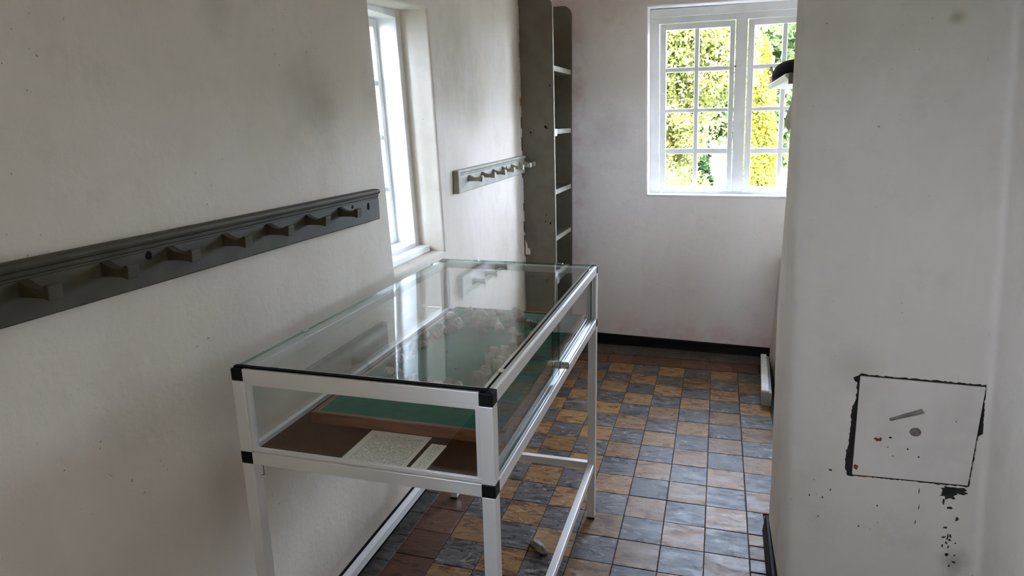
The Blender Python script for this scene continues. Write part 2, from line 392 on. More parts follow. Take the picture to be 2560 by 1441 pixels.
# back wall, turned very slightly out of square
BA = -0.03
BU = Vector((math.cos(BA), math.sin(BA), 0)); BV = Vector((-math.sin(BA), math.cos(BA), 0)); BO = Vector((-0.6, 2.07, 0))
def bw(u, z, off=0.0, lean=True):
    uu = u - (0.026 * (z - 1.55) if lean else 0)
    return BO + BU * uu + BV * off + Vector((0, 0, z))
B_hole = [(-0.010, 1.022), (1.03, 1.022), (1.03, 2.150), (-0.010, 2.157)]
wall_hole('wall_back', M['wall_back'], lambda a, z, d: bw(a, z, d, 0 < z < ZC and -0.5 < a < 1.5), (-0.72, 1.30, 0, ZC), B_hole, 0.30, 0.012)
struct(MB().box(-1.62, 1.0, -3.62, -3.32, 0, ZC).build('wall_rear', M['wall_rear']))

# right-hand wall with the plastered chimney pillar: lofted sections, rounded corners
def fillet(pts, radii, n=6):
    out = []
    for i, p in enumerate(pts):
        r = radii[i]
        if r == 0: out.append(p); continue
        a, b, c = Vector(pts[i - 1]), Vector(p), Vector(pts[(i + 1) % len(pts)])
        d1 = (a - b).normalized(); d2 = (c - b).normalized()
        for k in range(n + 1):
            t = k / n
            q = (b + d1 * r) * (1 - t) ** 2 + b * 2 * t * (1 - t) + (b + d2 * r) * t * t
            out.append((q.x, q.y))
    return out
secs = []
for z, xb, xf, xr in ((0.0, 0.070, 0.083, 0.575), (0.2, 0.068, 0.076, 0.555), (0.5, 0.058, 0.060, 0.532), (0.87, 0.045, 0.042, 0.506), (1.05, 0.045, 0.034, 0.494),
                      (1.25, 0.046, 0.020, 0.480), (1.5, 0.043, 0.006, 0.460), (1.84, 0.040, -0.012, 0.437), (2.2, 0.036, -0.03, 0.412), (ZC, 0.030, -0.045, 0.39)):
    pts = [(1.0, 0.05), (xb, 0.05), (xf, -0.50), (xr + 0.006, -0.50), (xr + 0.035, -3.45), (1.0, -3.45)]
    secs.append([(x, y, z) for x, y in fillet(pts, [0, 0.035, 0.045, 0.022, 0, 0])])
mb = MB(); n = len(secs[0])
mb.add([p for s in secs for p in s], [(k * n + i, k * n + (i + 1) % n, (k + 1) * n + (i + 1) % n, (k + 1) * n + i) for k in range(len(secs) - 1) for i in range(n)]
       + [tuple(range(n))[::-1], tuple(range((len(secs) - 1) * n, len(secs) * n))])
wr = struct(mb.build('wall_right', M['wall_right'], smooth=True)); wr.data.set_sharp_from_angle(angle=math.radians(50))

wall_hole('wall_right', M['wall_right'], lambda a, z, d: (0.46 + d, a, z), (0.05, 2.30, 0, ZC), [(0.62, 1.30), (1.24, 1.30), (1.24, 1.56), (0.62, 1.56)], 0.30, 0.02)
# boxed-in lower wall beyond the pillar
mb = MB().hexa([(0.200, 0.30, 0), (0.46, 0.30, 0), (0.46, 2.05, 0), (0.200, 2.043, 0), (0.226, 0.30, 0.66), (0.46, 0.30, 0.66), (0.46, 2.05, 0.66), (0.226, 2.043, 0.66)])
struct(mb.build('trim_1', M['wall_right'], bevel=0.012))

mb = MB().box(-2.1, 1.5, -4.1, 2.9, ZC, ZC + 0.12); struct(mb.build('ceiling', M['ceiling']))

# ------------------------------------------------------------------ setting: floor and tiles
TX, TY = 0.1524, 0.1536
floor = struct(MB().box(-1.62, 1.0, -3.62, 2.4, -0.12, 0.0).build('floor', M['grout']))
def tile_mesh(name, w, d, mat):
    mb = MB(); h = 0.0065; c = 0.0012; g_ = 0.0012
    x, y = w / 2 - g_, d / 2 - g_
    vs = [(-x, -y, 0), (x, -y, 0), (x, y, 0), (-x, y, 0), (-x, -y, h - c), (x, -y, h - c), (x, y, h - c), (-x, y, h - c),
          (-x + c, -y + c, h), (x - c, -y + c, h), (x - c, y - c, h), (-x + c, y - c, h)]
    fs = [(0, 3, 2, 1), (8, 9, 10, 11)] + [(i, (i + 1) % 4, 4 + (i + 1) % 4, 4 + i) for i in range(4)] + [(4 + i, 4 + (i + 1) % 4, 8 + (i + 1) % 4, 8 + i) for i in range(4)]
    mb.add(vs, fs); me = bpy.data.meshes.new(name); me.from_pydata(vs, [], fs); me.materials.append(mat); me.update(); return me
tmesh = {k: tile_mesh(k + '_tile', TX, TY, M[k]) for k in ('tan', 'slate', 'brown')}
cut_cache = {}
rt = random.Random(3)
def put_tile(me, x, y, wob=1.0):
    o = bpy.data.objects.new('tile', me); col.objects.link(o); o.parent = floor
    o.location = (x + rt.uniform(-.0004, .0004), y + rt.uniform(-.0004, .0004), rt.uniform(-0.0008, 0.0004))
    o.rotation_euler = (rt.uniform(-.003, .003) * wob, rt.uniform(-.003, .003) * wob, rt.uniform(-.003, .003))
    return o
def cut_tile(kind, w, d):
    k = (kind, round(w, 3), round(d, 3))
    if k not in cut_cache: cut_cache[k] = tile_mesh(kind + '_cut_tile', w, d, M[kind])
    return cut_cache[k]
J0 = -12
for j in range(J0, 11):
    yc = (j + 0.5) * TY
    for i in range(-1, 7):
        kind = 'slate' if (i + j) % 2 else 'tan'
        if i == -1:
            if yc < 0.14 and yc > -0.6:
                if j in (-1, -2):                     # small cut pieces against the pillar
                    put_tile(cut_tile('tan' if j == -1 else 'slate', 0.060, TY * 0.45), 0.031, yc + TY * 0.26)
                    put_tile(cut_tile('tan', 0.060, TY * 0.5), 0.031, yc - TY * 0.24)
                else: put_tile(cut_tile(kind, 0.062, TY), 0.032, yc)
            else: put_tile(tmesh[kind], 0.5 * TX + 0.001, yc)
        else: put_tile(tmesh[kind], -(i + 0.5) * TX, yc)
for j in range(J0, 11): put_tile(tmesh['brown'], -7.5 * TX - 0.001, (j + 0.5) * TY + 0.02)
for i in range(-1, 8): put_tile(tmesh['brown'], -(i + 0.5) * TX - 0.03, 11.5 * TY + 0.006)
for j in range(J0, 12): put_tile(cut_tile('grey', 0.078, TY), -1.219 - 0.039 + 0.0, (j + 0.5) * TY - 0.03)
for i in range(-1, 8): put_tile(cut_tile('grey', TX, 0.185), -(i + 0.5) * TX + 0.02, 1.856 + 0.0925)

# ------------------------------------------------------------------ setting: skirtings
mb = MB().box(WX, WX + 0.018, -3.3, 2.07, 0, 0.075); struct(mb.build('baseboard_left', M['tar'], bevel=0.004))
mb = MB().hexa([(-1.29, 2.058, 0), (0.205, 2.006, 0), (0.205, 2.05, 0), (-1.29, 2.10, 0), (-1.29, 2.070, 0.078), (0.205, 2.024, 0.060), (0.205, 2.05, 0.060), (-1.29, 2.10, 0.078)])
struct(mb.build('baseboard_back', M['tar'], bevel=0.006))
mb = MB()
prof = [(-0.45, 0.0), (0.045, 0.0)]
mb.hexa([(0.048, -0.44, 0), (0.078, -0.44, 0), (0.078, 0.045, 0), (0.052, 0.045, 0), (0.056, -0.44, 0.078), (0.075, -0.44, 0.078), (0.075, 0.045, 0.070), (0.060, 0.045, 0.070)])
struct(mb.build('baseboard_right', M['tar'], bevel=0.012))

# ------------------------------------------------------------------ windows
def frame_box(P, u0, u1, z0, z1, o0, o1):
    return [P(u0, z0, o0), P(u1, z0, o0), P(u1, z0, o1), P(u0, z0, o1), P(u0, z1, o0), P(u1, z1, o0), P(u1, z1, o1), P(u0, z1, o1)]
win = struct(empty('window_1'))
def wp(name, boxes, mat, parent=win, bevel=0.003):
    mb = MB()
    for b in boxes: mb.hexa(frame_box(bw, *b))
    return mb.build(name, mat, parent, bevel)
W = M['window_paint']
wp('window_frame', [(-0.012, 0.045, 1.022, 2.156, 0.10, 0.17), (0.972, 1.032, 1.022, 2.15, 0.10, 0.17), (0.045, 0.972, 2.070, 2.156, 0.10, 0.17), (0.045, 0.972, 1.022, 1.046, 0.10, 0.17)], W)
wp('mullion', [(0.498, 0.566, 1.046, 2.070, 0.092, 0.17)], W)
wp('window_sill', [(-0.011, 1.031, 1.018, 1.030, -0.006, 0.10)], W)
wp('glazing_head', [(-0.011, 1.031, 2.105, 2.153, 0.085, 0.10)], W)
PR = [(1.073, 1.278), (1.312, 1.535), (1.559, 1.780), (1.808, 2.031)]
for (c0, c1, panes) in ((0.049, 0.494, [(0.087, 0.258), (0.286, 0.465)]), (0.570, 0.970, [(0.605, 0.762), (0.790, 0.945)])):
    cs = wp('casement', [(c0, panes[0][0], 1.050, 2.066, 0.105, 0.15), (panes[1][1], c1, 1.050, 2.066, 0.105, 0.15),
                         (panes[0][0], panes[1][1], 1.050, PR[0][0], 0.105, 0.15), (panes[0][0], panes[1][1], PR[3][1], 2.066, 0.105, 0.15)], W)
    for k in range(3): 
        mb = MB(); mb.hexa(frame_box(bw, panes[0][0], panes[1][1], PR[k][1], PR[k + 1][0], 0.112, 0.145)); mb.build('glazing_bar', W, cs, 0.005)
    mb = MB(); mb.hexa(frame_box(bw, panes[0][1], panes[1][0], PR[0][0], PR[3][1], 0.110, 0.146)); mb.build('glazing_bar', W, cs, 0.005)
    for (p0, p1) in panes:
        for (z0, z1) in PR:
            mb = MB(); mb.hexa(frame_box(bw, p0 - .003, p1 + .003, z0 - .003, z1 + .003, 0.128, 0.131)); mb.build('pane', M['pane'], cs)
mb = MB(); mb.tube(bw(0.500, 1.80, 0.088), bw(0.500, 1.80, 0.10), 0.006, 0.006, 10); mb.build('window_knob', M['putty'], win)

win2 = struct(empty('window_2'))
def lp(y, z, d): return Vector((WX - d, y + lsh(z), z))
def wl(name, boxes, mat=W, parent=win2, bevel=0.003):
    mb = MB()
    for b in boxes: mb.hexa(frame_box(lp, *b))
    return mb.build(name, mat, parent, bevel)
wl('window_frame', [(0.303, 0.349, 0.955, 1.955, 0.120, 0.23), (-0.152, -0.100, 0.955, 1.955, 0.120, 0.23), (-0.100, 0.303, 1.915, 1.96, 0.120, 0.23), (-0.100, 0.303, 0.955, 1.004, 0.120, 0.23)])
wl('window_sill', [(-0.150, 0.338, 0.962, 0.988, 0.068, 0.122)])
cs = wl('casement', [(0.272, 0.303, 1.006, 1.913, 0.205, 0.24), (-0.100, -0.070, 1.006, 1.913, 0.205, 0.24), (-0.070, 0.272, 1.006, 1.035, 0.205, 0.24), (-0.070, 0.272, 1.88, 1.913, 0.205, 0.24)])
zs = [1.035, 1.24, 1.455, 1.67, 1.88]
for k in (1, 2, 3): wl('glazing_bar', [(-0.070, 0.272, zs[k] - 0.010, zs[k] + 0.010, 0.21, 0.235)], parent=cs)
wl('glazing_bar', [(0.092, 0.110, 1.035, 1.88, 0.21, 0.235)], parent=cs)
for (y0, y1) in ((-0.070, 0.092), (0.110, 0.272)):
    for k in range(4): wl('pane', [(y0 - .003, y1 + .003, zs[k], zs[k + 1], 0.222, 0.225)], M['pane'], cs, 0)

# added window, unseen beside the camera, to light this end of the room
added_win3 = struct(empty('added_window_3'))
def rp(y, z, d): return Vector((WX - d, y, z))
def wr3(name, boxes, mat=W, parent=added_win3):
    mb = MB()
    for b in boxes: mb.hexa(frame_box(rp, *b))
    return mb.build(name, mat, parent, 0.003)
wr3('window_frame', [(-3.085, -3.04, 0.90, 1.98, 0.15, 0.21), (-2.36, -2.315, 0.90, 1.98, 0.15, 0.21), (-3.04, -2.36, 1.935, 1.985, 0.15, 0.21), (-3.04, -2.36, 0.895, 0.94, 0.15, 0.21), (-2.72, -2.68, 0.94, 1.935, 0.15, 0.21)])
for (x0, x1) in ((-3.045, -2.715), (-2.685, -2.355)): wr3('pane', [(x0, x1, 0.935, 1.94, 0.18, 0.183)], M['pane'])

# added alcove window, unseen behind the pillar, to brighten the room
added_win4 = struct(empty('added_window_4'))
def ap(y, z, d): return Vector((0.46 + d, y, z))
def wr4(name, boxes, mat=W, parent=added_win4):
    mb = MB()
    for b in boxes: mb.hexa(frame_box(ap, *b))
    return mb.build(name, mat, parent, 0.003)
wr4('window_frame', [(0.615, 0.655, 1.30, 1.56, 0.15, 0.21), (1.205, 1.245, 1.30, 1.56, 0.15, 0.21), (0.655, 1.205, 1.525, 1.565, 0.15, 0.21), (0.655, 1.205, 1.295, 1.33, 0.15, 0.21), (0.915, 0.945, 1.33, 1.525, 0.15, 0.21)])
for (x0, x1) in ((0.65, 0.92), (0.94, 1.21)): wr4('pane', [(x0, x1, 1.325, 1.53, 0.18, 0.183)], M['pane'])

# ------------------------------------------------------------------ peg rails on the left wall
def peg_poly():
    # side view (x out from the board, z): thick root, saddle, flared nose
    return [(0, -0.013), (0.045, -0.012), (0.066, -0.015), (0.069, 0.010), (0.064, 0.0135), (0.052, 0.008), (0.040, 0.004), (0.028, 0.0045), (0.016, 0.009), (0.006, 0.0145), (0, 0.016)]
def peg_rail(label, y0, y1, z0, dz, pegs, holes, ends):
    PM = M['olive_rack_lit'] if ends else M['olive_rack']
    t = T('peg_rail', label, 'peg rail', (WX, (y0 + y1) / 2, z0), 'olive painted peg rails')
    x = WX
    zb = lambda y: z0 + dz * (y - y0) / (y1 - y0)
    prof = [(0, 0), (0.020, 0), (0.022, 0.003), (0.022, 0.071), (0.0195, 0.073), (0.0195, 0.076), (0.022, 0.078), (0.023, 0.086), (0.028, 0.089), (0.030, 0.095), (0.027, 0.101), (0.020, 0.103), (0, 0.103)]
    mb = MB()
    va = [(x + p, y0, zb(y0) + q) for p, q in prof]; vb = [(x + p, y1, zb(y1) + q) for p, q in prof]; n = len(prof)
    mb.add(va + vb, [tuple(range(n)), tuple(range(n, 2 * n))[::-1]] + [(i, (i + 1) % n, n + (i + 1) % n, n + i) for i in range(n)])
    t.part('board', mb, PM, 0.001)
    if ends:
        mb = MB().hexa([(x + .002, y0 - .012, zb(y0)), (x + .028, y0 - .010, zb(y0)), (x + .030, y0 + .012, zb(y0)), (x + .002, y0 + .012, zb(y0)),
                        (x + .002, y0 - .012, zb(y0) + .103), (x + .028, y0 - .010, zb(y0) + .103), (x + .030, y0 + .012, zb(y0) + .103), (x + .002, y0 + .012, zb(y0) + .103)])
        t.part('end_moulding', mb, PM, 0.004)
    for k, y in enumerate(pegs):
        y += 0.018
        mb = MB(); w = 0.019
        skew = rt.uniform(-0.02, 0.02)
        poly = peg_poly()
        half = lambda px: 0.5 * (0.020 + (0.006 if px > 0.055 else 0))
        n = len(poly)
        va = [(x + 0.021 + p, y - half(p) + skew * p, zb(y) + 0.056 + q) for p, q in poly]
        vb = [(x + 0.021 + p, y + half(p) + skew * p, zb(y) + 0.056 + q) for p, q in poly]
        mb.add(va + vb, [tuple(range(n)), tuple(range(n, 2 * n))[::-1]] + [(i, (i + 1) % n, n + (i + 1) % n, n + i) for i in range(n)])
        pg = t.part('peg', mb, PM, 0.0015)
        if not ends: continue
        mb = MB().hexa([(x + .0895, y - .013, zb(y) + .042), (x + .0908, y - .013, zb(y) + .042), (x + .0908, y + .013, zb(y) + .042), (x + .0895, y + .013, zb(y) + .042),
                        (x + .0905, y - .013, zb(y) + .065), (x + .0915, y - .013, zb(y) + .065), (x + .0915, y + .013, zb(y) + .065), (x + .0905, y + .013, zb(y) + .065)])
        t.part('worn_nose', mb, M['olive_pale'], parent=pg, label='paint worn pale on the nose of the peg')
    for (y, z, w, h) in holes:
        mb = MB()
        nn = 8; pts = [(y + w * math.cos(2 * math.pi * i / nn) * (1 + 0.15 * (i % 3 - 1)), z + h * math.sin(2 * math.pi * i / nn)) for i in range(nn)]
        mb.prism(pts, lambda p, q: (q, p[0], p[1]), x + 0.0216, x + 0.0226)
        t.part('hole', mb, M['hole'])
    return t
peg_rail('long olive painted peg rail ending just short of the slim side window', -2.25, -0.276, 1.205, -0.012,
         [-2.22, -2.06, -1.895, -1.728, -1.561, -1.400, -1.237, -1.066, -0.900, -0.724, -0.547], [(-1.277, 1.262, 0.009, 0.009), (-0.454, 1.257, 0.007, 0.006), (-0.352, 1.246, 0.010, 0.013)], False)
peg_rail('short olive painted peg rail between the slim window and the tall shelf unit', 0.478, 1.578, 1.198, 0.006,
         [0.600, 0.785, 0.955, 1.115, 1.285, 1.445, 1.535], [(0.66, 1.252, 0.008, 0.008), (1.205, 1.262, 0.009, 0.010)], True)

# ------------------------------------------------------------------ tall shelf unit in the far left corner
bc = T('shelf_unit', 'tall narrow olive painted shelf unit standing in the far corner', 'shelves', (-1.19, 1.82, 0))
def side_panel(yf, th, xf, ztop, r):
    mb = MB()
    poly = [(WX + 0.006, 0.006), (xf, 0.006), (xf, ztop - r)] + [(xf - r + r * math.cos(a), ztop - r + r * math.sin(a)) for a in [math.pi / 2 * k / 8 for k in range(1, 9)]] + [(WX + 0.006, ztop)]
    mb.prism(poly, lambda p, t: (p[0], yf(p[1]) + t, p[1]), 0, th)
    return mb
yn = lambda z: 1.648 - 0.045 * z
yfp = lambda z: 2.052 - 0.012 * z
bc.part('side_panel', side_panel(yn, 0.022, -1.100, 2.17, 0.05), M['olive'], 0.0015)
bc.part('side_panel', side_panel(yfp, 0.020, -1.088, 2.19, 0.055), M['olive'], 0.0015)
mb = MB().hexa([(-1.100, yn(0.01) + .001, .01), (-1.0985, yn(0.01) + .001, .01), (-1.0985, yn(0.01) + .021, .01), (-1.100, yn(0.01) + .021, .01),
                (-1.100, yn(2.12) + .001, 2.12), (-1.0985, yn(2.12) + .001, 2.12), (-1.0985, yn(2.12) + .021, 2.12), (-1.100, yn(2.12) + .021, 2.12)])
bc.part('panel_edge', mb, M['olive_pale'], label='lit front edge of near side, painted pale')  # light catching this edge is painted in as a paler strip
mb = MB().hexa([(WX + .004, yn(0) + .022, .01), (WX + .014, yn(0) + .022, .01), (WX + .014, 2.05, .01), (WX + .004, 2.05, .01),
                (WX + .004, yn(2.15) + .022, 2.15), (WX + .014, yn(2.15) + .022, 2.15), (WX + .014, 2.026, 2.15), (WX + .004, 2.026, 2.15)])
bc.part('back_panel', mb, M['olive'])
for z in (1.812, 1.455, 1.098, 0.812, 0.548, 0.29, 0.06):
    ya, yb = yn(z) + 0.022, yfp(z); th = 0.030
    mb = MB().hexa([(WX + .012, ya, z - th), (-1.106, ya, z - th), (-1.096, yb, z - th), (WX + .012, yb, z - th), (WX + .012, ya, z), (-1.106, ya, z), (-1.096, yb, z), (WX + .012, yb, z)])
    sh_ = bc.part('shelf', mb, M['olive'], 0.001)
    mb = MB().hexa([(-1.106, ya + .001, z - th + .001), (-1.104, ya + .001, z - th + .001), (-1.094, yb - .001, z - th + .001), (-1.096, yb - .001, z - th + .001),
                    (-1.106, ya + .001, z - .001), (-1.104, ya + .001, z - .001), (-1.094, yb - .001, z - .001), (-1.096, yb - .001, z - .001)])
    bc.part('shelf_edge', mb, M['olive_pale'], parent=sh_, label='pale front edge of shelf')  # paler strip along the shelf front
for z in (1.455, 0.548):  # lower card draws the upper one's reflection in the glass top
    ya = yn(z) + 0.022
    mb = MB().box(-1.104, -1.099, ya + .002, ya + .062, z - .040, z + .002); bc.part('card_and_reflection', mb, M['window_paint'], 0.001, label='small white card on the shelf edge, drawn again below as its reflection')
mb = MB()
for (px, pz, r) in ((-1.24, 1.44, .005), (-1.15, 1.47, .007), (-1.142, 1.462, .005), (-1.12, 1.70, .004), (-1.13, 0.90, .006), (-1.16, 0.91, .004), (-1.155, .95, .003)):
    yy = yn(pz); mb.prism([(px + r * math.cos(k), pz + 1.2 * r * math.sin(k)) for k in (0, 1.2, 2.3, 3.4, 4.4, 5.3)], lambda p, t: (p[0], yy + t, p[1]), -0.0008, 0.002)
o = bc.part('chipped_paint', mb, M['hole']); o['kind'] = 'stuff'
mb = MB()
rr = random.Random(5)
for k in range(26):                                    # crumbs of filler left in the joint between panel and wall
    z = 0.6 + 1.5 * rr.random(); h = 0.02 + 0.05 * rr.random(); mb.box(WX + .0015, WX + .0058, yn(z) - .0008, yn(z) + .004, z, z + h)
o = bc.part('joint_filler', mb, M['window_paint']); o['kind'] = 'stuff'
mb = MB().prism([(WX + .008, 0.70), (WX + .040, 0.70), (WX + .036, 0.735), (WX + .022, 0.742), (WX + .020, 0.765), (WX + .008, 0.79)], lambda p, t: (p[0], yn(p[1]) + t, p[1]), -0.001, 0.002)
bc.part('plaster_smear', mb, M['wall_left'])

# ------------------------------------------------------------------ display case
X0, X1, Y0, Y1 = -1.160, -0.564, -1.223, -0.026
Pw = 0.0285; ZB0, ZB1, ZT0, ZT1 = 0.783, 0.8115, 0.9795, 1.008
case = T('display_case', 'aluminium framed glass display case standing on legs along the left wall', 'display case', ((X0 + X1) / 2, (Y0 + Y1) / 2, 0))
A = M['alu']
corners = [(X0, Y0), (X1 - Pw, Y0), (X1 - Pw, Y1 - Pw), (X0, Y1 - Pw)]
for (x, y) in corners:
    lg = case.part('leg', MB().box(x, x + Pw, y, y + Pw, 0.0125, ZB0), A, 0.0012)
    case.part('foot', MB().box(x - .0005, x + Pw + .0005, y - .0005, y + Pw + .0005, 0.0068, 0.0125), M['black_plastic'], 0.001, parent=lg)
    case.part('corner_post', MB().box(x, x + Pw, y, y + Pw, ZB1, ZT0), A, 0.0012)
    case.part('corner_cap', MB().box(x - .0006, x + Pw + .0006, y - .0006, y + Pw + .0006, ZB0, ZB1), M['black_plastic'], 0.002, label='black plastic corner joint')
    case.part('corner_cap', MB().box(x - .0006, x + Pw + .0006, y - .0006, y + Pw + .0006, ZT0, ZT1), M['black_plastic'], 0.003, label='black plastic corner joint')
xi0, xi1, yi0, yi1 = X0 + Pw, X1 - Pw, Y0 + Pw, Y1 - Pw
for (z0, z1, low) in ((ZB0, ZB1, True), (ZT0, ZT1, False)):
    for (a, b, c, d) in ((xi0, xi1, Y0, Y0 + Pw), (xi0, xi1, Y1 - Pw, Y1), (X0, X0 + Pw, yi0, yi1), (X1 - Pw, X1, yi0, yi1)):
        zt = z1
        if not low: zt = z1 - (0.0075 if (b - a < .05 and a < -1.0) or c > -.1 else 0.0)
        case.part('rail', MB().box(a, b, c, d, z0, zt), A, 0.0012)
for (a, b, c, d) in ((xi0, xi1, Y1 - .025, Y1 - .003), (X0 + .003, X0 + .025, yi0, yi1), (X1 - .025, X1 - .003, yi0, yi1)):
    case.part('stretcher', MB().box(a, b, c, d, 0.215, 0.243), A, 0.0012)
# glazing beads around the front and left panes
bd = 0.010
for nm, bx in (('glazing_bead', (xi0, xi1, Y0 + .0045, Y0 + .012, ZT0 - bd, ZT0 - .0012)), ('glazing_bead', (xi0, xi1, Y0 + .0045, Y0 + .012, ZB1 + .0012, ZB1 + bd)),
               ('glazing_bead', (xi0 + .0012, xi0 + bd, Y0 + .0045, Y0 + .012, ZB1 + bd, ZT0 - bd)), ('glazing_bead', (xi1 - bd, xi1 - .0012, Y0 + .0045, Y0 + .012, ZB1 + bd, ZT0 - bd)),
               ('glazing_bead', (X0 + .016, X0 + Pw, yi0, yi1, ZB1, ZB1 + bd)), ('glazing_bead', (xi0, xi1, Y1 - .026, Y1 - .016, ZB1, ZB1 + bd))):
    case.part(nm, MB().box(*bx), A, 0.0008)
Gm = [M['glass'], M['glass_edge']]
case.part('glass_pane', MB().box(xi0, xi1, Y0 + .0125, Y0 + .0165, ZB1 - .004, ZT0 + .004, mis=[1, 1, 0, 1, 0, 1]), Gm, label='front glass')
case.part('glass_pane', MB().box(xi0, xi1, Y1 - .0165, Y1 - .0125, ZB1 - .004, ZT0 + .004, mis=[1, 1, 0, 1, 0, 1]), Gm, label='end glass')
case.part('glass_pane', MB().box(X0 + .0120, X0 + .0160, yi0, yi1, ZB1 - .004, ZT0 + .004, mis=[1, 1, 1, 0, 1, 0]), Gm, label='wall side glass')
case.part('sliding_pane', MB().box(X1 - .0120, X1 - .0080, yi0, -0.610, ZB1 + .002, ZT0 + .003, mis=[1, 1, 1, 0, 1, 0]), Gm, label='near sliding glass')
case.part('sliding_pane', MB().box(X1 - .0210, X1 - .0170, -0.650, yi1, ZB1 + .002, ZT0 + .003, mis=[1, 1, 1, 0, 1, 0]), Gm, label='far sliding glass')
# top glass on a black seal
tg = (X0 + .004, X1 - .019, Y0 + .017, Y1 - .003)
case.part('top_glass', MB().box(*tg, 1.0025, 1.0085, mis=[0, 0, 1, 1, 1, 1]), Gm)
mb = MB().box(X0 + .004, X1 - .017, Y0 + .0065, Y0 + .0170, ZT1 - .002, ZT1 + .0035)
case.part('seal', mb, M['rubber'])
mb = MB().box(X1 - .0190, X1 - .0155, Y0 + .0065, Y1 - .004, ZT1 - .002, ZT1 + .002)
case.part('seal', mb, M['rubber'])
for (y, ln) in ((-1.0, 0), (-0.16, 0)):
    pass
for (x, y, ax) in ((-1.065, Y0 + .018, 0), (-0.690, Y0 + .018, 0), (X1 - .020, -1.105, 1), (X1 - .020, -0.11, 1), (X0 + .006, -0.95, 1), (X0 + .006, -0.13, 1), (-1.02, Y1 - .006, 0), (-0.70, Y1 - .006, 0)):
    w, d = (0.020, 0.012) if ax == 0 else (0.012, 0.020)
    case.part('glass_clip', MB().box(x - w / 2, x + w / 2, y - d / 2, y + d / 2, 1.0086, 1.0102), M['chrome'], 0.0004)
# sliding tracks: three fins on the lower and upper rail, and in the far post
mb = MB()
for dx in (.002, .0135, .0235): mb.box(X1 - dx - .0018, X1 - dx, yi0, yi1, ZB1, ZB1 + .008)
case.part('sliding_track', mb, M['alu_bright'])
mb = MB()
for dx in (.005, .0150, .0235): mb.box(X1 - dx - .0016, X1 - dx, yi0, yi1, ZT1, ZT1 + .0022) if dx < .012 else mb.box(X1 - dx - .0016, X1 - dx, yi0, yi1, ZT0 - .008, ZT0)
case.part('sliding_track', mb, M['alu_bright'])
mb = MB()
for dx in (.002, .0135, .0235): mb.box(X1 - dx - .0018, X1 - dx, yi1 - .008, yi1, ZB1 + .008, ZT0 - .008)
case.part('sliding_track', mb, M['alu_bright'])
mb = MB().tube((X1 - .020, -0.628, 0.850), (X1 + .020, -0.628, 0.850), 0.0098, None, 18).tube((X1 + .020, -0.628, 0.850), (X1 + .0215, -0.628, 0.850), 0.0098, 0.0085, 18)
hd = case.part('lock_barrel', mb, M['chrome'], smooth=False, label='nickel lock barrel on the sliding glass')
case.part('lock_ring', MB().tube((X1 - .002, -0.628, 0.850), (X1 - .0005, -0.628, 0.850), 0.0106, None, 18), M['black_plastic'], parent=hd)
case.part('base_panel', MB().box(X0 + .006, X1 - .006, Y0 + .006, Y1 - .006, 0.790, 0.8105), M['hessian'], label='brown hessian covered base')
mb = MB().tube((X0 + Pw + .010, Y0 + .02, ZB0), (X0 + Pw + .010, Y0 + .02, ZB0 - .035), .0007, None, 6).tube((X0 + Pw + .010, Y0 + .02, ZB0 - .035), (X0 + Pw + .004, Y0 + .018, ZB0 - .036), .0007, None, 6)
case.part('loose_wire', mb, M['rubber'])

# ------------------------------------------------------------------ papers in the case
zs0 = 0.8112
pm = typed('typed sheet of paper', -0.062, 0.066, -0.064, 0.060, 23)
mb = MB().box(-0.0765, 0.0765, -0.0755, 0.0755, 0, 0.0006)
o = mb.build('typed_sheet', pm); o.location = (-0.847, -1.1315, zs0); tag(o, 'larger typed sheet of cream paper lying on the brown hessian in the case', 'paper')
pm2 = typed('typed card', -0.010, 0.011, -0.050, 0.050, 4)
mb = MB().box(-0.0185, 0.0185, -0.060, 0.060, 0, 0.0006)
o = mb.build('typed_card', pm2); o.location = (-0.7415, -1.1455, zs0); o.rotation_euler = (0, 0, -0.02); tag(o, 'narrow typed caption card lying beside the larger sheet in the case', 'paper')

# ------------------------------------------------------------------ model of a stone ring on a green board
bx0, bx1, by0, by1, bz0, bz1 = -1.088, -0.598, -1.054, -0.085, 0.8112, 0.8395
mod = T('stone_ring_model', 'model of a ring of pale stones on a green baize board inside the case', 'model', ((bx0 + bx1) / 2, (by0 + by1) / 2, bz0))
e = 0.013
mod.part('board_edge', MB().box(bx0, bx1, by0, by0 + e, bz0, bz1), M['wood'], 0.002)
mod.part('board_edge', MB().box(bx0, bx1, by1 - e, by1, bz0, bz1), M['wood'], 0.002)
mod.part('board_edge', MB().box(bx0, bx0 + e, by0 + e, by1 - e, bz0, bz1), M['wood'], 0.002)
mod.part('board_edge', MB().box(bx1 - e, bx1, by0 + e, by1 - e, bz0, bz1), M['wood_pale'], 0.002, label='paler wooden edge on the glass door side')
mod.part('baize', MB().box(bx0 + e, bx1 - e, by0 + e, by1 - e, bz0, bz1 - .003), M['baize'])
ZS = bz1 - .003
